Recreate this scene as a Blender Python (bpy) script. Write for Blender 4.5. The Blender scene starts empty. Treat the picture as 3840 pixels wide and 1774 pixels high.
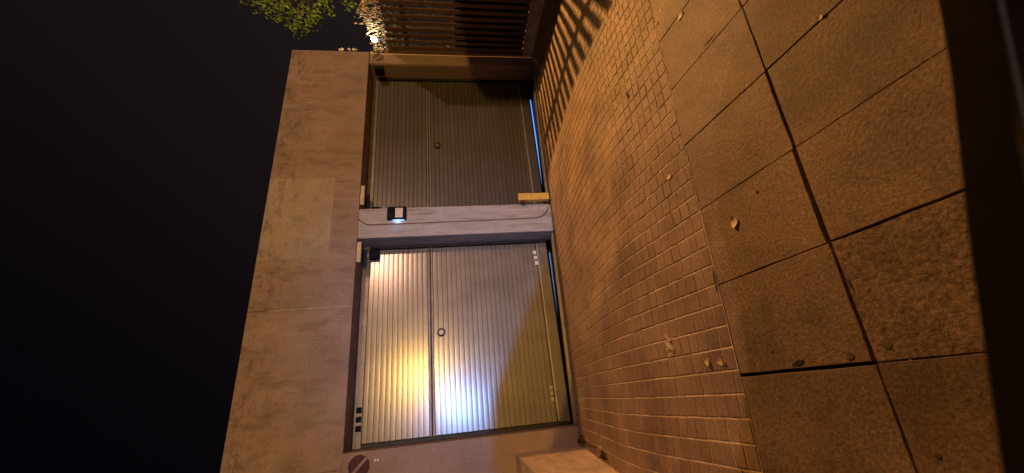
import bpy, math, random
from mathutils import Vector, Matrix
random.seed(7)
SC = bpy.context.scene
COL = SC.collection
CZ = 1.72                      # camera height in metres above the pavement datum
# ------------------------------------------------------------------ camera
F, CU, CV = 1434.0, 1920.0, 887.0          # photo pixels
H_ = Vector((-0.09524993, -0.91858003, 0.38358596))
Y_ = Vector((-0.11831464, 0.3930532, 0.91187216))
U_ = Vector((-0.98839724, 0.04147193, -0.14611976))
def ray(u, v):                              # photo pixel -> world direction
    d = Vector((u - CU, v - CV, F))
    return Vector((H_.dot(d), Y_.dot(d), U_.dot(d)))
cam = bpy.data.cameras.new('camera')
cam.sensor_width = 36; cam.lens = 36 * F / 3840
cam.clip_start = 0.01; cam.clip_end = 500
cam.dof.use_dof = True; cam.dof.focus_distance = 5.0; cam.dof.aperture_fstop = 4.0
cam_o = bpy.data.objects.new('camera', cam); COL.objects.link(cam_o)
cx = Vector((H_[0], Y_[0], U_[0])); cy = -Vector((H_[1], Y_[1], U_[1])); cz = -Vector((H_[2], Y_[2], U_[2]))
M = Matrix((cx, cy, cz)).transposed().to_4x4(); M.translation = (0, 0, CZ)
cam_o.matrix_world = M
SC.camera = cam_o
# ------------------------------------------------------------------ night sky
W = bpy.data.worlds.new('World'); SC.world = W; W.use_nodes = True
nt = W.node_tree; nt.nodes.clear()
wo = nt.nodes.new('ShaderNodeOutputWorld'); bg = nt.nodes.new('ShaderNodeBackground')
tc = nt.nodes.new('ShaderNodeTexCoord'); sp = nt.nodes.new('ShaderNodeSeparateXYZ')
cr = nt.nodes.new('ShaderNodeValToRGB'); mth = nt.nodes.new('ShaderNodeMath'); mth.operation = 'MULTIPLY_ADD'
nt.links.new(tc.outputs['Generated'], sp.inputs[0])                 # town glow: stronger low down and towards the street's end (+X)
m2_ = nt.nodes.new('ShaderNodeMath'); m2_.operation = 'MULTIPLY'; m2_.inputs[1].default_value = -.55
nt.links.new(sp.outputs['Z'], m2_.inputs[0])
nt.links.new(sp.outputs['X'], mth.inputs[0]); mth.inputs[1].default_value = .6; nt.links.new(m2_.outputs[0], mth.inputs[2])
mr_ = nt.nodes.new('ShaderNodeMapRange'); mr_.inputs[1].default_value = -.6; mr_.inputs[2].default_value = .5; nt.links.new(mth.outputs[0], mr_.inputs[0])
nt.links.new(mr_.outputs[0], cr.inputs[0]); cr.color_ramp.interpolation = 'EASE'
cr.color_ramp.elements[0].position = 0.1; cr.color_ramp.elements[0].color = (0.0009, 0.0007, 0.0017, 1)
cr.color_ramp.elements[1].position = 1.0; cr.color_ramp.elements[1].color = (0.0125, 0.0082, 0.0088, 1)
nt.links.new(cr.outputs[0], bg.inputs[0]); nt.links.new(bg.outputs[0], wo.inputs[0])
bg.inputs[1].default_value = 1.0
SC.view_settings.view_transform = 'Standard'; SC.view_settings.look = 'None'
SC.view_settings.exposure = 0; SC.view_settings.gamma = 1
SC.render.engine = 'CYCLES'
# ------------------------------------------------------------------ lamps of the street (all out of frame)
L1 = Vector((10.5, 5.75, 5.1));  C1, P1 = (1.0, 0.455, 0.12), 4600     # sodium street lamp beyond the fence
L2 = Vector((1.7, -15.0, 2.55)); C2, P2 = (1.0, 0.53, 0.09), 7000      # lamp across the road
L3 = Vector((-0.2, -6.0, 0.22)); C3, P3 = (0.20, 0.42, 1.0), 2000      # cold floodlight across the road
L4 = Vector((10.3, -16.0, 5.9));  C4, P4 = (1.0, 0.54, 0.34), 5900      # lamp down the road
D = 5.5

# ------------------------------------------------------------------ helpers
ORG = {}
class MB:
    def __init__(s): s.v = []; s.f = []; s.m = []
    def quad(s, a, b, c, d, mi=0):
        n = len(s.v); s.v += [Vector(a), Vector(b), Vector(c), Vector(d)]; s.f.append((n, n+1, n+2, n+3)); s.m.append(mi)
    def box(s, x0, x1, y0, y1, z0, z1, mi=0, mat=None):
        n = len(s.v)
        p = [Vector((x, y, z)) for z in (z0, z1) for y in (y0, y1) for x in (x0, x1)]
        if mat is not None: p = [mat @ q for q in p]
        s.v += p
        for f in ((0,2,3,1),(4,5,7,6),(0,1,5,4),(2,6,7,3),(0,4,6,2),(1,3,7,5)):
            s.f.append(tuple(n+i for i in f)); s.m.append(mi)
        return s
    def tube(s, pts, r, n=8, mi=0, caps=True):
        pts = [Vector(p) for p in pts]; rr = r if isinstance(r, (list, tuple)) else [r]*len(pts)
        b = len(s.v); up = None
        for i, p in enumerate(pts):
            t = (pts[min(i+1, len(pts)-1)] - pts[max(i-1, 0)]).normalized()
            if up is None: up = Vector((0,0,1)) if abs(t.z) < .9 else Vector((1,0,0))
            a = t.cross(up).normalized(); c = a.cross(t).normalized(); up = c
            for k in range(n):
                q = 2*math.pi*k/n; s.v.append(p + (a*math.cos(q) + c*math.sin(q))*rr[i])
        for i in range(len(pts)-1):
            for k in range(n):
                s.f.append((b+i*n+k, b+i*n+(k+1)%n, b+(i+1)*n+(k+1)%n, b+(i+1)*n+k)); s.m.append(mi)
        if caps:
            s.f.append(tuple(b+k for k in range(n))[::-1]); s.m.append(mi)
            s.f.append(tuple(b+(len(pts)-1)*n+k for k in range(n))); s.m.append(mi)
        return s
    def lathe(s, c, prof, axis='z', n=24, mi=0):
        b = len(s.v); c = Vector(c)
        for r, h in prof:
            for k in range(n):
                q = 2*math.pi*k/n; a, e = r*math.cos(q), r*math.sin(q)
                s.v.append(c + (Vector((a, e, h)) if axis == 'z' else Vector((a, h, e)) if axis == 'y' else Vector((h, a, e))))
        for i in range(len(prof)-1):
            for k in range(n):
                s.f.append((b+i*n+k, b+i*n+(k+1)%n, b+(i+1)*n+(k+1)%n, b+(i+1)*n+k)); s.m.append(mi)
        s.f.append(tuple(b+k for k in range(n))); s.m.append(mi)
        s.f.append(tuple(b+(len(prof)-1)*n+k for k in range(n))); s.m.append(mi)
        return s
    def mesh(s, name, mats, org, smooth=False, bev=0):
        me = bpy.data.meshes.new(name)
        me.from_pydata([tuple(v - org) for v in s.v], [], s.f)
        for m in (mats if isinstance(mats, (list, tuple)) else [mats]): me.materials.append(m)
        me.polygons.foreach_set('material_index', s.m)
        if smooth: me.polygons.foreach_set('use_smooth', [True]*len(me.polygons))
        me.update()
        return me
    def build(s, name, mats, parent=None, org=None, smooth=False, bevel=0):
        if org is None:
            xs = [v.x for v in s.v]; ys = [v.y for v in s.v]; zs = [v.z for v in s.v]
            org = Vector(((min(xs)+max(xs))/2, (min(ys)+max(ys))/2, min(zs)))
        org = Vector(org)
        o = place(s.mesh(name, mats, org, smooth), name, org, parent)
        if bevel:
            b = o.modifiers.new('bevel', 'BEVEL'); b.width = bevel; b.segments = 2; b.limit_method = 'ANGLE'; b.angle_limit = .7
        return o
def place(data, name, org, parent=None, rot=None):
    o = bpy.data.objects.new(name, data); COL.objects.link(o)
    org = Vector(org); ORG[o.name] = org
    if parent is not None: o.parent = parent; o.location = org - ORG[parent.name]
    else: o.location = org
    if rot is not None: o.rotation_euler = rot
    return o
def thing(name, org, label, cat, group=None):
    o = place(None, name, org); return tag(o, label, cat, group)
def tag(o, label=None, cat=None, group=None, kind=None):
    if label: o['label'] = label
    if cat: o['category'] = cat
    if group: o['group'] = group
    if kind: o['kind'] = kind
    return o
def struct(o): o['kind'] = 'structure'; return o

# ------------------------------------------------------------------ materials
def new_mat(name):
    m = bpy.data.materials.new(name); m.use_nodes = True
    t = m.node_tree; b = t.nodes['Principled BSDF']; return m, t, b
def mat(name, col, rough=.8, metal=0, var=.25, scale=6., fine=60., fvar=.2, bump=.0, bscale=80., rnd=0., island=False, stretch=(1,1,1), spec=.3, bdist=.01):
    m, t, b = new_mat(name); N = t.nodes.new; Lk = t.links.new
    b.inputs['Roughness'].default_value = rough; b.inputs['Metallic'].default_value = metal
    b.inputs['Specular IOR Level'].default_value = spec
    g = N('ShaderNodeNewGeometry'); mp = N('ShaderNodeMapping'); mp.inputs['Scale'].default_value = stretch
    Lk(g.outputs['Position'], mp.inputs[0])
    def noise(sc, det=5, r=.6):
        n = N('ShaderNodeTexNoise'); n.inputs['Scale'].default_value = sc; n.inputs['Detail'].default_value = det; n.inputs['Roughness'].default_value = r
        Lk(mp.outputs[0], n.inputs['Vector']); return n
    n1, n2 = noise(scale), noise(fine, 3, .7)
    def lin(src, lo, hi, a=.3, z=.7):
        r = N('ShaderNodeMapRange'); r.inputs[1].default_value = a; r.inputs[2].default_value = z; r.inputs[3].default_value = lo; r.inputs[4].default_value = hi
        Lk(src, r.inputs[0]); return r.outputs[0]
    def mul(a, c):
        x = N('ShaderNodeMath'); x.operation = 'MULTIPLY'; Lk(a, x.inputs[0])
        if isinstance(c, float): x.inputs[1].default_value = c
        else: Lk(c, x.inputs[1])
        return x.outputs[0]
    k = mul(lin(n1.outputs[0], 1-var, 1+var), lin(n2.outputs[0], 1-fvar, 1+fvar))
    if rnd:
        if island: k = mul(k, lin(g.outputs['Random Per Island'], 1-rnd, 1+rnd, 0, 1))
        else:
            oi = N('ShaderNodeObjectInfo'); k = mul(k, lin(oi.outputs['Random'], 1-rnd, 1+rnd, 0, 1))
    mx = N('ShaderNodeMix'); mx.data_type = 'RGBA'; mx.blend_type = 'MULTIPLY'; mx.inputs[0].default_value = 1
    mx.inputs[6].default_value = (*col, 1)
    cb = N('ShaderNodeCombineColor'); [Lk(k, cb.inputs[i]) for i in range(3)]
    Lk(cb.outputs[0], mx.inputs[7]); Lk(mx.outputs[2], b.inputs['Base Color'])
    if bump:
        n3 = noise(bscale, 6, .65); bp = N('ShaderNodeBump'); bp.inputs['Strength'].default_value = bump; bp.inputs['Distance'].default_value = bdist
        Lk(n3.outputs[0], bp.inputs['Height']); Lk(bp.outputs[0], b.inputs['Normal'])
    m['k'] = 0
    return m
def emit(name, col, s):
    m, t, b = new_mat(name); b.inputs['Base Color'].default_value = (*col, 1)
    b.inputs['Emission Color'].default_value = (*col, 1); b.inputs['Emission Strength'].default_value = s; return m
def add_stain(m, zmin, zmax, scale=(1.2, 1, 5), amount=.55, thr=(.5, .64), nscale=3.0):
    """dark runs of dirt with a shape of their own, within a height band"""
    t = m.node_tree; b = t.nodes['Principled BSDF']; N = t.nodes.new; Lk = t.links.new
    src = b.inputs['Base Color'].links[0].from_socket
    g = N('ShaderNodeNewGeometry'); mp = N('ShaderNodeMapping'); mp.inputs['Scale'].default_value = scale; Lk(g.outputs['Position'], mp.inputs[0])
    n = N('ShaderNodeTexNoise'); n.inputs['Scale'].default_value = nscale; n.inputs['Detail'].default_value = 7; n.inputs['Roughness'].default_value = .72; Lk(mp.outputs[0], n.inputs['Vector'])
    r = N('ShaderNodeMapRange'); r.inputs[1].default_value = thr[0]; r.inputs[2].default_value = thr[1]; Lk(n.outputs[0], r.inputs[0])
    s = N('ShaderNodeSeparateXYZ'); Lk(g.outputs['Position'], s.inputs[0])
    z = N('ShaderNodeMapRange'); z.inputs[1].default_value = zmin + CZ; z.inputs[2].default_value = zmax + CZ; Lk(s.outputs['Z'], z.inputs[0])
    q = N('ShaderNodeMath'); q.operation = 'MULTIPLY'; Lk(r.outputs[0], q.inputs[0]); Lk(z.outputs[0], q.inputs[1])
    q2 = N('ShaderNodeMath'); q2.operation = 'MULTIPLY'; q2.inputs[1].default_value = amount; Lk(q.outputs[0], q2.inputs[0])
    mx = N('ShaderNodeMix'); mx.data_type = 'RGBA'; Lk(q2.outputs[0], mx.inputs[0]); Lk(src, mx.inputs[6]); mx.inputs[7].default_value = (.05, .035, .03, 1)
    Lk(mx.outputs[2], b.inputs['Base Color'])
CONC = (.34, .263, .235)
m_conc = mat('painted_concrete', CONC, .85, var=.14, scale=2.2, fine=45, fvar=.14, bump=.35, bscale=70, bdist=.006)
add_stain(m_conc, 2.15, 2.75, (2.4, 1, 3.4), .6, (.50, .64), 3.4); add_stain(m_conc, 1.2, 1.6, (2.5, 1, .8), .35, (.48, .66), 2.2)
m_patch = mat('grey_paint_patch', (.40, .345, .318), .85, var=.12, scale=3, fine=45, fvar=.14, bump=.35, bscale=70, bdist=.006)
add_stain(m_patch, 1.6, 2.7, (1.6, 1, 3), .5)
m_pier = mat('worn_pier_concrete', (.44, .43, .42), .6, var=.2, scale=5, fine=50, fvar=.2, bump=.4, bscale=40, stretch=(3, 3, .6), bdist=.006)
add_stain(m_pier, -3, -2.5, (7, 7, .6), .6, (.54, .68), 1.9)
m_white = mat('lime_seam', (.5, .45, .4), .9)
m_roof = mat('roof_felt', (.07, .065, .06), .9)
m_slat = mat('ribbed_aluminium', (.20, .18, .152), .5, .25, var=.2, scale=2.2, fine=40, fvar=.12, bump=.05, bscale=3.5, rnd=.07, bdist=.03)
m_slat_shaded = mat('ribbed_aluminium_dull_shaded', (.075, .068, .058), .55, .15, var=.2, scale=1.6, fine=30, fvar=.1, bump=.12, bscale=3.5, rnd=.07, bdist=.03)  # darker copy for the right door, its shade put into the colour
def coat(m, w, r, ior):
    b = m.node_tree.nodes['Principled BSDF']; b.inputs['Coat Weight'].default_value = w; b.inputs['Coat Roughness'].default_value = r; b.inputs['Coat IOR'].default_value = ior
coat(m_slat, 1.0, .22, 1.9); coat(m_slat_shaded, .6, .3, 1.8)
m_frame = mat('door_frame_steel', (.20, .18, .16), .45, .6, var=.2)
m_rail = mat('door_rail_alu', (.45, .42, .38), .4, .7, var=.2)
m_dark = mat('dark_steel', (.03, .028, .027), .5, .3)
m_black = mat('black_plastic', (.010, .011, .016), .75, spec=.08)
m_chrome = mat('worn_chrome', (.7, .66, .6), .2, 1, var=.1)
m_galv = mat('galvanised_strip', (.5, .42, .32), .45, .6)
m_cream = mat('cream_cover', (.62, .55, .38), .6, var=.15)
m_card = mat('white_card', (.75, .68, .62), .7, var=.08)
m_refl = mat('white_reflector', (.92, .90, .86), .5, var=.05)
m_sign = mat('faded_red_print', (.075, .035, .045), .7, var=.35, scale=18)
m_signR = mat('very_faded_print', (.16, .11, .095), .8, var=.35, scale=18)
m_yel = mat('yellow_paint', (.72, .50, .11), .55, var=.15, scale=14, spec=.4)
m_red = mat('dark_red_plastic', (.12, .02, .02), .5)
m_pipe = mat('copper_conduit', (.35, .24, .14), .45, .5)
m_slab = mat('granite_slab', (.215, .150, .107), .58, var=.38, scale=2.3, fine=75, fvar=.45, bump=.5, bscale=70, rnd=.16, bdist=.008)
m_slabr = mat('pitted_granite_slab', (.22, .152, .11), .65, var=.3, scale=5, fine=55, fvar=.55, bump=.75, bscale=34, rnd=.06, bdist=.014)
m_brick = mat('paving_brick', (.28, .196, .14), .62, var=.36, scale=2.0, fine=90, fvar=.3, bump=.4, bscale=130, rnd=.11, bdist=.005)
m_bricki = mat('paving_brick_field', (.28, .196, .14), .62, var=.36, scale=2.0, fine=90, fvar=.3, bump=.4, bscale=130, rnd=.11, island=True, bdist=.005)
m_mortar = mat('pale_mortar', (.72, .60, .42), .95, var=.35, scale=5, fine=50, bump=.6)
m_soil = mat('dark_soil', (.04, .032, .025), .95)
m_asph = mat('asphalt', (.05, .047, .045), .85, bump=.5, bscale=120)
m_kerb = mat('granite_kerb', (.3, .27, .24), .8, bump=.4)
m_lowwall = mat('weathered_side_wall', (.64, .49, .37), .8, var=.22, scale=3.5, fine=30, fvar=.15, bump=.6, bscale=14, stretch=(1, 1, 3.2), bdist=.015)
m_fence = mat('brown_fence_paint', (.17, .11, .07), .6, .0, var=.2, scale=9, rnd=.15, spec=.4)
m_fenced = mat('dark_fence_sheet', (.02, .016, .014), .7)
m_gum = mat('gum_stain', (.13, .095, .07), .8)
m_bark = mat('bark', (.12, .08, .05), .9, bump=.6, bscale=30)
def leafmat(name, c, rnd=.35, trans=.35):
    m = mat(name, c, .55, var=.2, scale=3, fine=15, rnd=rnd, island=True)
    b = m.node_tree.nodes['Principled BSDF']; b.inputs['Transmission Weight'].default_value = 0
    t = m.node_tree; tr = t.nodes.new('ShaderNodeBsdfTranslucent'); mixs = t.nodes.new('ShaderNodeMixShader'); mixs.inputs[0].default_value = trans
    out = [n for n in t.nodes if n.type == 'OUTPUT_MATERIAL'][0]
    t.links.new(b.inputs['Base Color'].links[0].from_socket, tr.inputs[0])
    t.links.new(b.outputs[0], mixs.inputs[1]); t.links.new(tr.outputs[0], mixs.inputs[2]); t.links.new(mixs.outputs[0], out.inputs[0])
    return m
m_leaf = leafmat('tree_leaf', (.27, .52, .09)); m_hedge_lit = leafmat('hedge_leaf_lit', (.30, .20, .10)); m_hedgeg = leafmat('hedge_leaf_green', (.08, .12, .04))
m_dry = leafmat('dry_leaf', (.70, .54, .26), .2, .15); m_moss = leafmat('moss', (.08, .08, .02))
m_paint = mat('black_car_paint', (.012, .011, .011), .18, .0, var=.05, spec=.6)
m_glass = mat('dark_car_glass', (.004, .004, .005), .12, .0, var=.02, spec=.3)
m_trim = mat('car_trim', (.02, .02, .02), .7, .0, spec=.1)
m_dullp = mat('dusty_black_paint', (.006, .005, .0045), .65, .0, var=.3, spec=.02)
m_rub = mat('black_rubber', (.02, .02, .02), .8)

# ------------------------------------------------------------------ the ground
def G(X, Y):
    X = max(-9., min(12., X))
    zs = -1.66 - .0753*X + .144*min(Y, 6)
    zt = -1.495 - .022*X; m = max(-.03, .107 - .021*X)
    zd = zt + m*(5.5 - Y) if Y < 5.5 else zt - .06*min(Y - 5.5, .45)
    k = .14; h = max(0, min(1, .5 + .5*(zd - zs)/k))
    return zd*(1-h) + zs*h - k*h*(1-h)
YB, YJ, YK, YR = 1.90, 1.278, .655, .50      # brick edge, slab joint, slab end, kerb edge
def P(X, Y, dz=0): return Vector((X, Y, G(X, Y) + dz))
def sheet(xs, ys, zf):
    mb = MB(); n = len(xs)
    mb.v = [Vector((x, y, zf(x, y))) for y in ys for x in xs]
    for j in range(len(ys)-1):
        for i in range(n-1):
            mb.f.append((j*n+i, j*n+i+1, (j+1)*n+i+1, (j+1)*n+i)); mb.m.append(0)
    return mb
fr = lambda a, b, n: [a + (b-a)*i/n for i in range(n+1)]
road_z = lambda x, y: G(x, .5) - .14
struct(sheet([-80, -40, -20] + fr(-9, 12, 14) + [20, 40, 80], [-80, -40, -20, -8, -3, YR], road_z).build('road', m_asph, org=(0, -3, -1.8)))
struct(sheet([-80, -40, -20] + fr(-9, 12, 40) + [20, 40, 80], [YR+.12] + fr(.7, 6, 40) + [8, 14, 30, 80], lambda x, y: G(x, y) - .05).build('ground', m_soil, org=(0, 3, -1.8)))
# kerb stones
kerb = struct(place(None, 'kerb', (0, .57, -1.8)))
for i in range(-8, 12):
    x0, x1 = i*.95 + .006, (i+1)*.95 - .006
    mb = MB(); mb.box(x0, x1, YR, YK-.008, 0, 1)
    for v in mb.v: v.z = G(v.x, v.y) - .3 if v.z < .5 else G(v.x, v.y) - .002
    mb.build('kerb_stone', m_kerb, kerb, bevel=.015)
# pavement slabs
pave = struct(place(None, 'pavement', (1, 1.2, G(1, 1.2) - .06)))
def slab(x0, x1, y0, y1, mt, gap=.005):
    mb = MB(); ring = []
    e = [random.uniform(-.0025, .0025) for _ in range(4)]
    gx0, gx1, gy0, gy1 = x0+gap*.5+e[0], x1-gap*.5+e[1], y0+gap*.5+e[2], y1-gap*.5+e[3]
    n = 7
    for a, b in (((gx0,gy0),(gx1,gy0)), ((gx1,gy0),(gx1,gy1)), ((gx1,gy1),(gx0,gy1)), ((gx0,gy1),(gx0,gy0))):
        for k in range(n):
            q = k/n; ring.append((a[0]+(b[0]-a[0])*q + random.uniform(-.0016,.0016), a[1]+(b[1]-a[1])*q + random.uniform(-.0016,.0016)))
    cxm, cym = (x0+x1)/2, (y0+y1)/2
    tx, ty, dz = random.uniform(-.002,.002), random.uniform(-.002,.002), random.uniform(-.0008,.0008)
    zz = lambda x, y: G(x, y) + dz + tx*(x-cxm) + ty*(y-cym)
    N = len(ring); top = []; mid = []; bot = []
    for x, y in ring:
        ix, iy = x + (cxm-x)*.012, y + (cym-y)*.010
        top.append(Vector((ix, iy, zz(ix, iy)))); mid.append(Vector((x, y, zz(x, y)-.004))); bot.append(Vector((x, y, zz(x, y)-.05)))
    mb.v = top + mid + bot
    mb.f.append(tuple(range(N))); mb.m.append(0)
    for k in range(N):
        j = (k+1) % N
        mb.f.append((k, N+k, N+j, j)); mb.m.append(0); mb.f.append((N+k, 2*N+k, 2*N+j, N+j)); mb.m.append(0)
    return mb.build('paving_slab', mt, pave)
SX = .4655
for i in range(-5, 17):
    x0 = -.012 + i*SX + random.uniform(-.004, .004); x1 = -.012 + (i+1)*SX
    slab(x0, x1 - (.007 if i == -1 else 0), YJ + (.010 if i == 1 else .003 if i in (0, 2) else 0), YB-.004, m_slab)
    slab(x0, x1 - (.004 if i == -1 else 0), YK, YJ, m_slabr if i == 0 else m_slab)
# bricks of the drive
drive = struct(sheet(fr(-.68, 6.2, 46), fr(YB, 5.44, 40), lambda x, y: G(x, y) - .0046).build('brick_drive', m_mortar, org=(2, 3.5, G(2, 3.5)-.02)))
RW, BL = .1125, .078
def brick_mesh(mb, c, ex, ey, ez, a, b):
    n = len(mb.v); ch = .0030
    for hx, hy, z in ((a-ch, b-ch, 0), (a, b, -ch), (a, b, -.022)):
        for sx, sy in ((-1,-1),(1,-1),(1,1),(-1,1)): mb.v.append(c + ex*(sx*hx) + ey*(sy*hy) + ez*z)
    mb.f.append((n, n+1, n+2, n+3)); mb.m.append(0)
    for l in (0, 4):
        for k in range(4):
            j = (k+1) % 4; mb.f.append((n+l+k, n+l+4+k, n+l+4+j, n+l+j)); mb.m.append(0)
cells = []
nrow = int((6.16+.66)/RW)
for r in range(nrow):
    X = -.66 + (r+.5)*RW
    off = random.choice([0, 0, 0, .5]) * BL + random.uniform(-.006, .006)
    yc = YB + .002 + BL*.5 - (off if off > .01 else 0)
    while yc < 5.43:
        lo, hi = max(yc - BL/2, YB+.001), min(yc + BL/2, 5.438)
        if hi - lo > .015 and X < 6.14:
            cells.append((X, (lo+hi)/2, (hi-lo)/2 - .0022))
        yc += BL
protos = {}
def bframe(X, Y):
    e = .02; px = (P(X+e, Y) - P(X-e, Y)).normalized(); py = (P(X, Y+e) - P(X, Y-e)).normalized()
    n = px.cross(py).normalized(); n = (n + Vector((random.gauss(0, .007), random.gauss(0, .007), 0))).normalized()
    py = n.cross(px).normalized(); px = py.cross(n); return px, py, n
cells.sort(key=lambda c: (Vector((c[0], c[1], G(c[0], c[1])))).length + (3 if c[0] > 3.2 or c[0] < -.62 else 0))
for i in range(4):
    mb = MB(); brick_mesh(mb, Vector(), Vector((1,0,0)), Vector((0,1,0)), Vector((0,0,1)), RW/2-.0041+random.uniform(-.0008,.0006), BL/2-.0022)
    protos[i] = mb.mesh('brick', m_brick, Vector())
field = MB(); cnt = 0
for X, Y, hb in cells:
    px, py, n = bframe(X, Y); c = P(X, Y, random.gauss(0, .0006))
    if cnt < 300 and hb > BL/2 - .0035:
        o = place(protos[random.randrange(4)], 'brick', c, drive)
        o.rotation_euler = Matrix((px, py, n)).transposed().to_euler(); cnt += 1
    else: brick_mesh(field, c, px, py, n, RW/2-.0041, hb)
tag(field.build('brick_field', m_bricki, drive), kind='stuff')

# ------------------------------------------------------------------ the garage building
XL, XR = -7.0, 6.19
ZT, ZL = 2.805, 1.457
bld = thing('garage_building', (0, 5.7, -1.6), 'low concrete garage block with two ribbed metal doors side by side', 'building')
seams = [XL, -3.2, -.62, 1.37, 3.06, 4.97, XR]
for a, b in zip(seams[:-1], seams[1:]):
    MB().box(a+.0015, b-.0015, D, D+.4, ZL, ZT).build('concrete_panel', m_conc, bld, bevel=.006)
for s_ in (1.37, 3.06, 4.97):
    MB().box(s_-.004, s_+.004, D-.0025, D+.01, ZL+.01, 2.56 if s_ == 1.37 else 2.45).build('lime_seam', m_white, bld)
MB().box(2.10, 3.45, D-.003, D+.02, 1.84, 2.800).build('paint_patch', m_patch, bld)
MB().box(XL, -.446, D+.001, D+.42, -1.75, ZL).build('pier', m_conc, bld, bevel=.006)
MB().box(2.386, 2.884, D+.001, D+.42, -1.75, ZL-.001).build('pier', m_pier, bld, bevel=.012)
MB().box(5.912, XR, D+.001, D+.42, -1.75, ZL-.001).build('pier', m_conc, bld, bevel=.045)
MB().box(XL, XR, D+.401, 11, 2.35, 2.55).build('roof', m_roof, bld)
MB().box(XR-.2, XR, D+.425, 11, -1.75, 2.349).build('side_wall', m_conc, bld)
MB().box(XL, XR-.21, 8.4, 8.6, -1.75, 2.349).build('rear_wall', m_conc, bld)
MB().box(XL, XR-.21, 5.44, 8.4, -1.9, -1.70).build('garage_floor', m_mortar, bld)
YD = 5.88
SP = .0735
def slat_mesh(w, mt):
    mb = MB(); prof = [(.011, 0), (.011, .003), (.003, .0065)]
    for k in range(7):
        q = k/6; prof.append((-.0002 - .0004*math.sin(math.pi*q), .0085 + (SP-.0135)*q))
    prof += [(.011, SP-.0015), (.011, SP)]
    for s in (-.5, .5):
        for y, z in prof: mb.v.append(Vector((s*w, y, z)))
    n = len(prof)
    for k in range(n-1): mb.f.append((k, n+k, n+k+1, k+1)); mb.m.append(0)
    return mb.mesh('slat', mt, Vector())
def garage_door(x0, x1, zb, mt, label, lit):
    cxm = (x0+x1)/2; root = place(None, 'garage_door', (cxm, YD, zb), bld); root['label'] = label
    zs = .415                                                   # fold between upper and lower leaf
    MB().box(x0+.03, x1-.03, YD+.02, YD+.04, zb+.01, 1.40).build('door_sheet', m_dark, root)
    MB().box(x0, x1, YD-.02, YD+.05, 1.335, ZL-.004).build('head_rail', m_frame, root, bevel=.006)
    MB().box(x0, x0+.045, YD-.035, YD+.05, zb, 1.334).build('guide_rail', m_dark, root, bevel=.004)
    MB().box(x1-.045, x1, YD-.035, YD+.05, zb, 1.334).build('guide_rail', m_dark, root, bevel=.004)
    MB().box(x0+.046, x1-.046, YD-.008, YD+.03, zs+.008, zs+.036).build('leaf_edge', m_frame, root, bevel=.004)
    MB().box(x0+.046, x1-.046, YD-.008, YD+.03, zs-.036, zs-.008).build('leaf_edge', m_frame, root, bevel=.004)
    MB().box(x0+.046, x1-.046, YD-.004, YD+.03, zb, zb+.17).build('bottom_rail', mt, root, bevel=.004)
    MB().box(x0+.07, x1-.07, YD-.010, YD-.0045, zb+.155, zb+.178).build('bottom_strip', m_rail, root)
    w = x1 - x0 - .115; sm = slat_mesh(w, mt)
    z = zs + .040
    while z + SP < 1.338: place(sm, 'slat', (cxm, YD-.004, z), root); z += SP
    z = zs - .040 - SP
    while z > zb + .16: place(sm, 'slat', (cxm, YD-.004, z), root); z -= SP
    return root
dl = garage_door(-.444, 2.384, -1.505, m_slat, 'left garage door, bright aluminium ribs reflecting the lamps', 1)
dr = garage_door(2.886, 5.910, -1.565, m_slat_shaded, 'right garage door, dull brown grey ribs with the shade painted in', 0)
def ring_pull(x, z, root, mc=m_slat, mk=m_refl):
    mb = MB(); mb.lathe((x, YD-.016, z), [(.045, 0), (.045, -.012), (.049, -.016), (.057, -.016), (.061, -.010), (.061, 0)], 'y', 28)
    r = mb.build('ring_pull', m_dark, root, smooth=False)
    MB().lathe((x, YD-.026, z), [(.043, 0), (.036, -.006), (.012, -.006)], 'y', 24).build('lock_plate', mc, r)
    MB().box(x-.028, x-.012, YD-.042, YD-.030, z+.004, z+.022).build('key_cover', mk, r)
ring_pull(.972, .267, dl); ring_pull(4.325, .259, dr, m_slat_shaded, m_rail)
for k in range(3):
    x = 2.16 - .092*k; z = -1.315 - .006*k
    MB().box(x-.031, x+.031, YD-.024, YD-.011, z, z+.052).build('reflector', m_refl, dl)
    x = .02 - .112*k
    MB().box(x-.036, x+.036, YD-.034, YD-.021, 1.345, 1.413).build('dark_tile', m_black, dl)
for k in range(3):
    x = .06 - .075*k
    MB().box(x-.025, x+.025, YD-.024, YD-.011, -1.305, -1.262).build('worn_reflector', m_rail, dl)
# corner brackets and little cream covers under the lintel
for x, root in ((2.25, dl), (2.98, dr)):
    MB().box(x-.09, x+.09, YD-.09, YD-.036, 1.20, 1.34).build('corner_bracket', m_black, root, bevel=.006)
MB().box(2.97, 3.31, D+.02, D+.06, ZL-.062, ZL-.003).build('cover_strip', m_cream, bld, bevel=.004)
MB().box(2.02, 2.34, D+.02, D+.06, ZL-.062, ZL-.003).build('cover_strip', m_cream, bld, bevel=.004)
MB().box(5.80, 5.90, D+.05, D+.20, 1.20, 1.36).build('corner_bracket', m_black, bld, bevel=.02)
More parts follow.
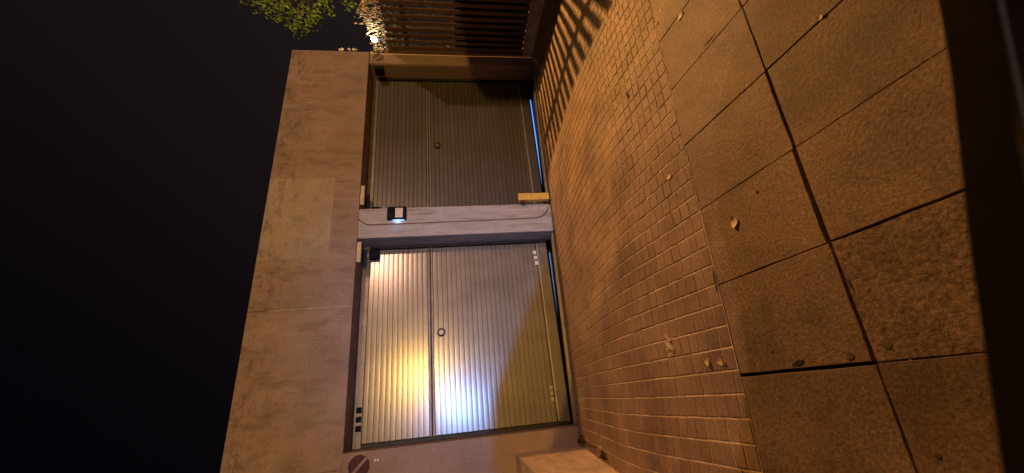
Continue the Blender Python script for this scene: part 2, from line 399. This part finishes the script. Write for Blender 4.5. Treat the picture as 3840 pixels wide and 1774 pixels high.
# threshold: galvanised angle, drain grate
for x0, x1 in ((-.44, 2.38), (2.89, 5.90)):
    z = G((x0+x1)/2, 5.5); sl = -.022*(x1-x0)/2
    def strip(y0, y1, dz0, dz1, nm, mt):
        mb = MB(); mb.box(x0, x1, y0, y1, 0, 1)
        for v in mb.v: v.z = G(v.x, 5.5) + (dz0 if v.z < .5 else dz1)
        return mb.build(nm, mt, bld)
    strip(5.565, 5.585, -.1, .004, 'threshold_angle', m_galv)
    strip(5.63, 5.66, -.1, .0, 'threshold_angle', m_galv)
    strip(5.586, 6.3, -.2, -.05, 'threshold', m_dark)
    strip(5.442, 5.564, -.15, -.035, 'drain_channel', m_dark)
    g = MB(); x = x0
    while x < x1:
        g.box(x, x+.014, 5.447, 5.497, G(x, 5.5)-.03, G(x, 5.5)-.004); x += .03
    tag(g.build('drain_grate', m_dark, bld), kind='stuff')
# blue tubes shining under the doors
def tube_light(x0, x1, z, s, label):
    t = thing('light_tube', ((x0+x1)/2, 6.02, z), label, 'light tube', 'blue tubes behind the doors')
    MB().tube([(x0, 6.02, z+.022), (x1, 6.02, z+.018)], .011).build('tube', emit('blue_glow', (.10, .32, 1.0), s), t)
    for x in (x0-.02, x1+.02): MB().box(x-.02, x+.02, 5.99, 6.05, z, z+.045).build('tube_holder', m_dark, t)
tube_light(3.05, 5.55, -1.655, 1.3, 'blue light tube glowing under the dull right garage door')
tube_light(-.25, 2.2, -1.60, .32, 'faint blue light tube under the bright left garage door')
# painted no-parking roundels and a small eye on the concrete
def roundel(x, z, r, mt, mb_, label):
    t = thing('parking_sign', (x, D, z-r), label, 'sign', 'faded no-parking roundels')
    MB().lathe((x, D-.001, z), [(r, 0), (r, -.004)], 'y', 32).build('disc', mt, t)
    R = Matrix.Translation((x, D-.0055, z)) @ Matrix.Rotation(math.radians(45), 4, 'Y')
    MB().box(-r*.98, r*.98, -.0015, .0012, -r*.13, r*.13, mat=R).build('bar', mb_, t)
roundel(-.603, 1.262, .125, m_sign, m_conc, 'dark faded no-parking roundel on the concrete left of the bright door')
roundel(6.055, 1.285, .10, m_signR, m_conc, 'almost worn away no-parking roundel on the pier beside the fence')
t = thing('wall_eye', (-.556, D, 1.04), 'tiny white metal eye screwed to the wall below the roundel', 'wall eye')
MB().lathe((-.556, D, 1.075), [(.016, 0), (.016, -.012), (.008, -.02)], 'y', 12).build('eye', m_refl, t)
MB().lathe((-.556, D, 1.042), [(.014, 0), (.014, -.012), (.008, -.018)], 'y', 12).build('eye', m_refl, t)
# entry panel on the middle pier
t = thing('entry_panel', (2.773, D, .741), 'dark square entry panel with a white card on the pier between the doors', 'entry panel')
MB().box(2.666, 2.880, D-.05, D+.002, .741, 1.027).build('housing', m_black, t, bevel=.006)
MB().box(2.690, 2.852, D-.0535, D-.0505, .790, .903).build('card', m_card, t)
MB().box(2.690, 2.852, D-.0530, D-.0505, .918, 1.008).build('screen', m_glass, t)
MB().box(2.6600, 2.6655, D-.020, D-.012, .775, .945).build('side_light', emit('cool_side_light', (.30, .52, 1.0), 2.5), t)
ld = bpy.data.lights.new('side_glow', 'POINT'); ld.energy = .42; ld.color = (.26, .48, 1.0); ld.shadow_soft_size = .02
place(ld, 'side_glow', (2.645, D-.045, .87), t)
# conduit
pts = [(2.70, 1.452), (2.672, 1.41), (2.642, 1.372), (2.618, 1.345), (2.607, 1.30), (2.606, .6), (2.612, -.5), (2.625, -1.30), (2.64, -1.39), (2.68, -1.455), (2.74, -1.50), (2.80, -1.53)]
tag(MB().tube([(x, D-.012, z) for x, z in pts], .0095, 8).build('conduit', m_pipe, smooth=True), 'thin brown conduit pipe running down the pier between the doors', 'pipe')
# yellow guard post with photo cell
zb = G(2.96, 5.42)
t = thing('guard_post', (2.96, 5.42, zb), 'short yellow guard post standing at the foot of the middle pier', 'post')
MB().box(2.895, 3.02, 5.375, 5.465, zb+.012, -1.03).build('post_body', m_yel, t, bevel=.008)
MB().box(2.86, 3.06, 5.34, 5.50, zb-.02, zb+.014).build('base_plate', m_dark, t, bevel=.004)
for x0, x1 in ((2.852, 2.894), (3.021, 3.05)): MB().box(x0, x1, 5.39, 5.44, -1.15, -1.075).build('photo_cell', m_red, t, bevel=.006)
# low side wall on the left
mb = MB(); n = 8
for s_, X in ((0, -.93), (1, -.672)):
    pass
ysw = fr(2.2, D-.001, 8)
for i in range(8):
    y0, y1 = ysw[i], ysw[i+1]
    mb.box(-.93, -.672, y0, y1, 0, 1)
    for v in mb.v[-8:]: v.z = G(v.x, v.y)-.06 if v.z < .5 else -.635
tag(mb.build('side_wall', m_lowwall), 'low weathered side wall running out from the left pier', 'wall')

# ------------------------------------------------------------------ slat fence on the right
fo = Vector((6.205, 5.46, 0)); fd = Vector((0, -1, 0)); fn = Vector((fd.y*-1, fd.x, 0)) * -1   # fn points to the yard
if fn.x < 0: fn = -fn
def fp(s, q, z): p = fo + fd*s + fn*q; return Vector((p.x, p.y, z))
fen = thing('slat_fence', fp(1.7, .02, G(6.2, 3.6)), 'dark brown upright slat fence running out from the right pier towards the street', 'fence')
def fbox(s0, s1, q0, q1, zf0, zf1):
    mb = MB(); mb.box(0, 1, 0, 1, 0, 1)
    for v in mb.v:
        s = s0 if v.x < .5 else s1; q = q0 if v.y < .5 else q1; top = v.z > .5
        b = fp(s, q, 0); v.x, v.y = b.x, b.y; v.z = zf1(v) if top else zf0(v)
    return mb
gz = lambda d: (lambda v: G(v.x, v.y) + d)
kz = lambda z: (lambda v: z)
FT = 1.09
for i in range(27):
    s = .07 + i*.128
    fbox(s-.034, s+.034, -.014, .014, kz(-1.45), kz(FT + random.uniform(-.004, .004))).build('slat', m_fence, fen)
fbox(-.02, 3.5, .016, .05, kz(.72), kz(.79)).build('rail', m_fence, fen)
fbox(-.02, 3.5, .016, .05, kz(-.18), kz(-.12)).build('rail', m_fence, fen)
fbox(-.02, 3.5, .016, .05, kz(-1.40), kz(-1.34)).build('rail', m_fence, fen)
fbox(-.02, 3.5, .052, .056, kz(-1.45), kz(-.12)).build('back_sheet', m_fenced, fen)
fbox(-.02, 3.5, -.05, .07, gz(-.1), kz(-1.455)).build('plinth', m_mortar, fen)
for s in (-.01, 3.54): fbox(s-.025, s+.025, -.03, .05, gz(-.1), kz(FT+.03)).build('post', m_fence, fen)

# ------------------------------------------------------------------ plants
def leafquad(mb, p, l, w, d=None, mi=0):
    d = d or Vector((random.gauss(0,1), random.gauss(0,1), random.gauss(0,1)))
    d = d.normalized(); a = d.cross(Vector((random.gauss(0,1), random.gauss(0,1), random.gauss(0,1)))).normalized(); nn = d.cross(a)
    mb.quad(p - d*l/2, p + a*w/2 + nn*w*.15, p + d*l/2, p - a*w/2 + nn*w*.15, mi)
def at(u, v, dist):
    d = ray(u, v).normalized(); return d*dist
# hedge in the yard, two metres behind the fence
hs = thing('hedge', fp(1, 2.15, -1.65), 'clipped leafy hedge behind the slat fence lit by a garden lamp', 'hedge')
mb = MB()
HB = fo + fn*2.15
for k in range(5200):
    s = random.uniform(-3.0, 3.4); q = random.gauss(0, .16); zt = 1.86 + .10*math.sin(s*5.1) + .06*math.sin(s*13)
    z = zt - abs(random.gauss(0, .45)); 
    if random.random() < .4: z = random.uniform(-1.4, zt)
    p = HB + fd*s + fn*q; p.z = z
    leafquad(mb, p, random.uniform(.06, .10), random.uniform(.03, .045), Vector((random.gauss(0,.35), random.gauss(0,.35), -1)), (0 if random.random() < .75 else 1) if z > 1.45 else 1)  # lamp glow painted into the peach top leaves, lower ones darkened
mb.build('foliage', [m_hedge_lit, m_hedgeg], hs)
for s in (-2.4, -1.2, 0, 1.2, 2.4):
    p = HB + fd*s; MB().tube([(p.x, p.y, -1.7), (p.x+.03, p.y, -.4), (p.x-.02, p.y, 1.3)], [.03, .022, .01], 6).build('stem', m_bark, hs)
# garden lamp in front of the hedge
gp = ray(1403, 148); gp = gp*(8.12/gp.x)
gl = thing('garden_lamp', (gp.x, gp.y, -1.6), 'bright white garden lamp shining among the hedge leaves', 'lamp')
MB().tube([(gp.x, gp.y, -1.65), (gp.x, gp.y, gp.z-.07)], .022, 8).build('stem', m_dark, gl)
MB().lathe((gp.x, gp.y, gp.z), [(.012, -.07), (.045, -.05), (.06, -.01), (.055, .03), (.03, .06), (.01, .068)], 'z', 16).build('globe', emit('lamp_white', (1, .95, .85), 40), gl, smooth=True)
ld = bpy.data.lights.new('garden_lamp_light', 'POINT'); ld.energy = 45; ld.color = (1, .93, .8); ld.shadow_soft_size = .07
o = place(ld, 'garden_lamp_light', gp + Vector((-.05, -.09, .04)), gl)
# small vine leaves at the corner of the roof edge
v_ = thing('vine', (6.32, 5.9, -1.6), 'thin vine with a few leaves painted lamp white peeping past the roof corner', 'vine')
mb = MB()
for u, v in ((1276, 184), (1308, 185), (1334, 185), (1434, 183)):
    d = ray(u, v); p = d*(5.95/d.y)
    for _ in range(3): leafquad(mb, p + Vector((random.gauss(0,.02), 0, random.gauss(0,.02))), .075, .05, Vector((.4, 0, 1)))
mb.build('foliage', leafmat('lamp_lit_leaf', (.7, .66, .55), .1), v_)  # lamplight on these leaves is painted as a near white colour
MB().tube([(6.36, 5.95, -1.7), (6.33, 5.95, .5), (6.37, 5.96, 2.1)], .008, 6).build('stem', m_bark, v_)
# tree whose branch hangs into the picture
tc_ = at(1000, -480, 24); tb = Vector((tc_.x, tc_.y, -2.2))
tr = thing('tree', tb, 'tree branch with yellow green leaves hanging against the night sky', 'tree')
MB().tube([tb, tb + Vector((.1, 0, 2.5)), tb + Vector((-.15, -.1, 5)), Vector((tb.x, tb.y, tc_.z + 1))], [.26, .2, .15, .06], 10).build('trunk', m_bark, tr, smooth=True)
mb = MB(); limbs = MB()
b0 = Vector((tb.x, tb.y, tc_.z - .3))
def twig(a, b, r0, r1): limbs.tube([a, (a+b)/2 + Vector((0, 0, .12)), b], [r0, (r0+r1)/2, r1], 6)
tips = [(925, 5), (960, 22), (1000, 8), (1010, 45), (1040, 60), (1055, 25), (1085, 30), (1090, 70), (1100, 100), (1110, 55), (1125, 85), (1145, 95), (1150, 50), (1160, 75), (1170, 30), (1185, 70), (1200, 20), (1240, 50), (1130, 20), (1075, 5), (1225, 12), (1300, 10), (1315, 22), (990, 25), (1030, 15), (1115, 110)]
hub = at(1180, -60, 21); twig(b0, hub, .08, .035)
for u, v in tips:
    p = at(u, v, 20.5 + random.uniform(-.6, .6)); twig(hub, p, .014, .005)
    for _ in range(26):
        q = p + Vector((random.gauss(0, .12), random.gauss(0, .15), random.gauss(0, .13)))
        leafquad(mb, q, random.uniform(.13, .26), random.uniform(.05, .085), Vector((random.gauss(-.5,.4), random.gauss(-.2,.4), random.gauss(-.7,.3))))
for k in range(4000):                                            # the rest of the crown, out of frame
    q = tc_ + Vector((random.gauss(.6, 1.0), random.gauss(.6, 1.0), random.gauss(0.6, .9)))
    leafquad(mb, q, .2, .08)
for k in range(9):
    twig(tc_ + Vector((0, 0, -.8 + .2*k)), tc_ + Vector((random.gauss(.6, 1.0), random.gauss(.6, 1.0), random.gauss(.6, .8))), .05, .012)
mb.build('crown', m_leaf, tr); limbs.build('limb', m_bark, tr)
# grass tufts at the foot of the side wall
mb = MB()
for c, n, sp_ in (((-.60, 5.05), 90, .10), ((-.62, 3.95), 60, .06), ((-.60, 4.5), 25, .2), ((-.63, 5.35), 30, .06)):
    for _ in range(n):
        p = P(c[0] + abs(random.gauss(0, .03)), c[1] + random.gauss(0, sp_)); h = random.uniform(.02, .06)
        leafquad(mb, p + Vector((0, 0, h/2)), h, .012, Vector((random.gauss(0,.4), random.gauss(0,.4), 1)))
tag(mb.build('moss', m_moss), 'tufts of moss and grass along the foot of the side wall', 'moss', kind='stuff')
# fallen leaves
def ground_hit(u, v):
    d = ray(u, v); lo, hi = 0.0005, 0.02
    t = .0002
    while t < .02:
        q = d*t
        if q.z < G(q.x, q.y): break
        t += .000004
    return d*t
where = [(2758, 832, .055, 'curled pale fallen leaf lying alone on the middle of a paving slab', 1),
 (2514, 658, .045, 'yellow fallen leaf on the bricks near their edge with the slabs', 0),
 (2357, 358, .04, 'small dark fallen leaf on the bricks in front of the right door', 2),
 (2236, 511, .028, 'tiny pale fallen leaf on the bricks below the slat shadows', 0),
 (2236, 1098, .035, 'little yellow fallen leaf upright on the bricks near the left door', 0),
 (2215, 1220, .035, 'little pale fallen leaf nearest the threshold of the left door', 1),
 (2163, 1362, .018, 'tiny white scrap at the drain of the left door', 1),
 (2655, 1355, .05, 'long dry fallen leaf standing on the bricks beside a slab joint', 0),
 (2708, 1357, .045, 'curled fallen leaf at the very edge of the bricks', 0),
 (2255, 1675, .03, 'small orange fallen leaf close to the low side wall', 0),
 (2555, 58, .05, 'pale elongated scrap on the slab in the brightest light', 1),
 (2464, 86, .03, 'pale round scrap at the slab edge in the brightest light', 1),
 (2480, 38, .022, 'smallest pale scrap on the brightly lit slab', 1),
 (3080, 66, .025, 'pale pebble-like scrap beside a slab joint far right', 1)]
for u, v, s, lab, k in where:
    s *= 1.3; p = ground_hit(u, v); mb = MB(); a = random.uniform(0, 6.28); n = 6
    ax = Vector((math.cos(a), math.sin(a), 0)); bx = Vector((-ax.y, ax.x, 0))
    rows = []
    for i in range(n+1):
        q = i/n; wdt = math.sin(math.pi*min(.98, q*.95+.03))*s*.34; lift = .006 + .018*(q-.5)**2*4*s/.05
        for e in (-1, 0, 1): mb.v.append(p + ax*(q-.5)*s + bx*e*wdt + Vector((0, 0, lift*.7 + (.2*wdt if e else 0))))
    for i in range(n):
        for e in (0, 1): mb.f.append((i*3+e, i*3+e+1, i*3+e+4, i*3+e+3)); mb.m.append(0)
    tag(mb.build('fallen_leaf', [m_dry, leafmat('pale_scrap', (.8, .68, .5), .1, .1), m_bark][k]), lab, 'leaf' if 'scrap' not in lab else 'scrap', 'litter on the pavement')
# crumbled mortar and a broken-out hole in the slab joint
p = ground_hit(2515, 1308); mb = MB()
for _ in range(26):
    q = p + Vector((random.gauss(0, .035), random.gauss(0, .022), .003)); r = random.uniform(.004, .012)
    mb.box(q.x-r, q.x+r, q.y-r, q.y+r*.8, q.z-.004, q.z+r*.9, mat=None)
tag(mb.build('crumbs', m_mortar), 'crumbled mortar bits on the bricks', 'crumbs', kind='stuff')
for u, v, r in ((3190, 1335, .017), (3333, 1295, .016), (2898, 1318, .010), (2905, 1660, .006), (3520, 1710, .012), (2840, 720, .012)):
    q = ground_hit(u, v); b = MB(); e = .06
    ex = (P(q.x+e, q.y) - P(q.x-e, q.y)).normalized(); ey = (P(q.x, q.y+e) - P(q.x, q.y-e)).normalized()
    nn = ex.cross(ey).normalized(); c = P(q.x, q.y); n = 20; jit = [random.uniform(.9, 1.07) for _ in range(n)]
    for rr, h in ((1.0, -.003), (.97, .0004), (.8, .0012)):
        for k in range(n):
            a = 6.283*k/n; b.v.append(c + (ex*math.cos(a) + ey*math.sin(a))*(r*rr*jit[k]) + nn*h)
    for l in (0, 1):
        for k in range(n): b.f.append((l*n+k, l*n+(k+1) % n, (l+1)*n+(k+1) % n, (l+1)*n+k)); b.m.append(0)
    b.f.append(tuple(2*n+k for k in range(n))); b.m.append(0)
    b.build('gum_spot', m_gum, pave, smooth=True)
for pts_, r in (([(2640, 178), (2662, 152), (2686, 124)], .008), ([(2675, 1000), (2680, 1035), (2692, 1095)], .006), ([(2975, 1370), (2995, 1362), (3015, 1352)], .012), ([(3183, 1050), (3192, 1068), (3202, 1090)], .004)):
    pp = [ground_hit(u, v) for u, v in pts_]; b = MB(); L_ = []; R_ = []
    for i, q in enumerate(pp):
        d = (pp[min(i+1, len(pp)-1)] - pp[max(i-1, 0)]).normalized(); s = Vector((-d.y, d.x, 0)); w_ = r*(.35 if i in (0, len(pp)-1) else random.uniform(.8, 1.2))
        L_.append(P(*(q + s*w_)[:2], .0016)); R_.append(P(*(q - s*w_)[:2], .0016))
    b.v = L_ + R_[::-1]; b.f = [tuple(range(len(b.v)))]; b.m = [0]; b.build('open_joint', m_soil, pave)

grit = MB()
for k in range(900):
    if k < 500: x, y = random.uniform(-.6, 4), random.uniform(.7, 1.9)
    elif k < 750: x, y = random.uniform(-.6, 5.8), random.uniform(1.9, 5.4)
    else: x, y = random.uniform(-.6, 5.8), 5.43 - abs(random.gauss(0, .05))
    r = random.uniform(.0012, .0034); b_ = len(grit.v); c = P(x, y)
    grit.v += [c + Vector((r*math.cos(a), r*math.sin(a)*.8, -.001)) for a in (0.3, 2.2, 4.4)] + [c + Vector((0, 0, r*1.1 + .001))]
    grit.f += [(b_, b_+1, b_+3), (b_+1, b_+2, b_+3), (b_+2, b_, b_+3)]; grit.m += [k % 3 == 0]*3
tag(grit.build('grit', [m_card, m_gum]), 'scattered grit and crumbs over the slabs and bricks', 'grit', kind='stuff')

# ------------------------------------------------------------------ the parked car the picture is taken over
car = thing('parked_car', (-.4, -.5, -1.8), 'black parked car seen only as its roof edge closest to the viewer', 'car')
YC = -.506
prof = [(-3.05, -1.0), (-2.95, -.70), (-2.6, -.42), (-2.1, -.19), (-1.5, -.105), (-.8, -.085), (-.35, -.095), (-.12, -.125), (-.037, -.150), (.041, -.190), (.136, -.243), (.25, -.300), (.45, -.405), (.7, -.53), (.95, -.655), (1.12, -.735)]
low = MB(); 
st = [(-3.1, .70, -.95), (-3.0, .80, -.82), (-2.4, .84, -.78), (-1, .86, -.77), (0, .86, -.77), (1.0, .85, -.78), (1.6, .83, -.82), (2.05, .78, -.90), (2.25, .68, -1.0)]
ringn = None
for X, hw, zt in st:
    sec = [(-hw*.92, -1.62), (-hw, -1.35), (-hw*1.01, -1.05), (-hw*.99, zt-.05), (-hw*.90, zt), (0, zt+.02), (hw*.90, zt), (hw*.99, zt-.05), (hw*1.01, -1.05), (hw, -1.35), (hw*.92, -1.62)]
    b = len(low.v); low.v += [Vector((X, YC+y, z)) for y, z in sec]; n = len(sec)
    if ringn is not None:
        for k in range(n): low.f.append((b-n+k, b-n+(k+1) % n, b+(k+1) % n, b+k)); low.m.append(0)
    else: low.f.append(tuple(range(n))); low.m.append(0)
    ringn = n
low.f.append(tuple(len(low.v)-ringn+k for k in range(ringn))); low.m.append(0)
low.build('body', m_paint, car, smooth=True)
# cabin: side glass, roof/windscreen skin with rolled edge
gl_, rf, wsn, rwn = MB(), MB(), MB(), MB()
def sect(X, z):
    hw = .62 if X > -2.2 else .62 - (-2.2 - X)*.12
    dr_ = .014 if X > -.2 else .03
    return [(hw+.155*max(0, min(1, (-.12 - z)/.6))*0 + .02, z-.045-dr_), (hw+.012, z-.018-dr_*.5), (hw-.02, z-dr_*.5+.004), (hw-.10, z+.004), (hw*.5, z+.018), (0, z+.024)]
for i in range(len(prof)-1):
    (xa, za), (xb, zb_) = prof[i], prof[i+1]
    for s in (1, -1):
        A = [Vector((xa, YC+s*y, z)) for y, z in sect(xa, za)]; B = [Vector((xb, YC+s*y, z)) for y, z in sect(xb, zb_)]
        for k in range(5):
            tgt = wsn if (k >= 2 and xa >= -.05) else rwn if (k >= 3 and xb < -2.05) else rf
            q = (A[k], B[k], B[k+1], A[k+1]); tgt.quad(*(q if s > 0 else q[::-1]))
        gl_.quad(A[0], B[0], Vector((xb, YC+s*.80, -.79)), Vector((xa, YC+s*.80, -.79)))
def weld(o):
    import bmesh
    bm = bmesh.new(); bm.from_mesh(o.data); bmesh.ops.remove_doubles(bm, verts=bm.verts, dist=.0004); bm.to_mesh(o.data); bm.free()
    o.data.polygons.foreach_set('use_smooth', [True]*len(o.data.polygons))
for mbx, nm, mt in ((rf, 'roof', m_dullp), (wsn, 'windscreen', m_glass), (rwn, 'rear_window', m_glass), (gl_, 'side_window', m_glass)): weld(mbx.build(nm, mt, car))
for s in (1,):
    tp = [Vector((x, YC+s*(.62-.028), z+.006)) for x, z in prof[4:]]
    MB().tube(tp, .0008, 6).build('roof_trim', m_trim, car, smooth=True)
for X in (-2.25, 1.35):
    for s in (-1, 1):
        wz = road_z(X, 0) + .32; w_ = place(None, 'wheel', (X, YC+s*.74, wz), car)
        MB().lathe((X, YC+s*.74, wz), [(.2, -.1), (.30, -.1), (.32, -.07), (.32, .07), (.30, .1), (.2, .1)], 'y', 28).build('tyre', m_rub, w_)
        MB().lathe((X, YC+s*.74, wz), [(.05, -.105), (.2, -.098), (.2, .098), (.05, .105)], 'y', 20).build('rim', m_rail, w_)
for s in (-1, 1): MB().box(2.0, 2.2, YC+s*.5-.12, YC+s*.5+.12, -1.05, -.95).build('headlight', m_glass, car, bevel=.02)

# ------------------------------------------------------------------ unseen van, added to block lamp light from the ground
van = thing('shade_van', (6.8, -1.2, -2.1), 'unseen grey van added ahead of the black car to shade the ground', 'van')
vb = MB(); vsec = [(4.25, -1.75, -1.15), (4.30, -1.85, .28), (4.7, -1.9, .48), (7.6, -2.05, .48), (8.0, -2.05, .38), (8.65, -2.05, -.70), (9.25, -2.05, -.90), (9.45, -2.05, -1.25)]
for i, (X, zl, zt) in enumerate(vsec):
    b = len(vb.v); sec = [(-.95, zl), (-.98, -1.0 if zt > -.9 else zl+.2), (-.86, zt-.1), (-.7, zt), (.7, zt), (.86, zt-.1), (.98, -1.0 if zt > -.9 else zl+.2), (.95, zl)]
    vb.v += [Vector((X, -1.25+y, z)) for y, z in sec]
    if i:
        for k in range(8): vb.f.append((b-8+k, b-8+(k+1) % 8, b+(k+1) % 8, b+k)); vb.m.append(0)
    else: vb.f.append(tuple(range(8))); vb.m.append(0)
vb.f.append(tuple(len(vb.v)-8+k for k in range(8))); vb.m.append(0)
vb.build('body', m_rail, van)
for X in (5.1, 8.5):
    for s in (-1, 1):
        wz = road_z(X, 0) + .34; w_ = place(None, 'wheel', (X, -1.25+s*.88, wz), van)
        MB().lathe((X, -1.25+s*.88, wz), [(.2, -.11), (.32, -.11), (.34, -.08), (.34, .08), (.32, .11), (.2, .11)], 'y', 28).build('tyre', m_rub, w_)
        MB().lathe((X, -1.25+s*.88, wz), [(.05, -.115), (.2, -.108), (.2, .108), (.05, .115)], 'y', 20).build('rim', m_rail, w_)
for s in (-1, 1):
    MB().box(7.0, 7.95, -1.25+s*.86-.02, -1.25+s*.86+.02+s*.06, -.55, .05).build('side_window', m_glass, van)
    MB().box(9.28, 9.43, -1.25+s*.65-.13, -1.25+s*.65+.13, -1.15, -1.0).build('headlight', m_glass, van)

# ------------------------------------------------------------------ the street lamps themselves
def street_lamp(Lp, col, power, label, base, armdir, rad=.09, nm='street_lamp', cat='street lamp', aim=None):
    t = thing(nm, base, label, cat, 'lamps lighting the street')
    top = Vector((base[0], base[1], Lp.z + .25)); head = Lp + Vector((0, 0, .16))
    MB().tube([base, (base[0], base[1], Lp.z*.4), top], [.09, .07, .045], 10).build('pole', m_frame, t, smooth=True)
    MB().tube([top, (top+head)/2 + Vector((0, 0, .12)), head], [.04, .035, .03], 8).build('arm', m_frame, t)
    MB().lathe(head, [(.22, -.06), (.25, -.03), (.16, .06), (.03, .1)], 'z', 18).build('lamp_head', m_frame, t)
    MB().lathe(head, [(.2, -.085), (.2, -.065)], 'z', 18).build('lens', emit('lamp_lens', col, 30), t)
    ld = bpy.data.lights.new(nm + '_light', 'POINT'); ld.energy = power*((.36 if aim[3] > 50 else 0.02) if aim else 1); ld.color = col; ld.shadow_soft_size = rad
    place(ld, nm + '_light', Lp, t)
    if aim:                                                      # the reflector's beam
        ld = bpy.data.lights.new(nm + '_beam', 'SPOT'); ld.energy = power; ld.color = col; ld.shadow_soft_size = rad
        ld.spot_size = math.radians(aim[3]); ld.spot_blend = 1.0
        o = place(ld, nm + '_beam', Lp, t); o.rotation_euler = (Vector(aim[:3]) - Lp).to_track_quat('-Z', 'Y').to_euler()
street_lamp(L1, C1, P1, 'tall orange street lamp out beyond the slat fence', (11.6, 6.6, -2.2), None, .06, aim=(4.6, 3.2, -1.5, 51))
street_lamp(L2, C2, P2, 'yellow street lamp across the road', (1.7, -16.0, -1.9), None, .22)
street_lamp(L4, C4, P4, 'warm street lamp down the road on the right', (11.2, -16.6, -2.3), None, .12)
street_lamp(L3, C3, P3, 'cold white floodlight on a short post across the road', (.35, -6.5, -1.8), None, .10, 'floodlight', 'floodlight', (1.3, 5.5, -.35, 31))

# lift everything from camera-relative heights to the pavement datum
for o in list(bpy.data.objects):
    if o.parent is None and o.type != 'CAMERA': o.location.z += CZ
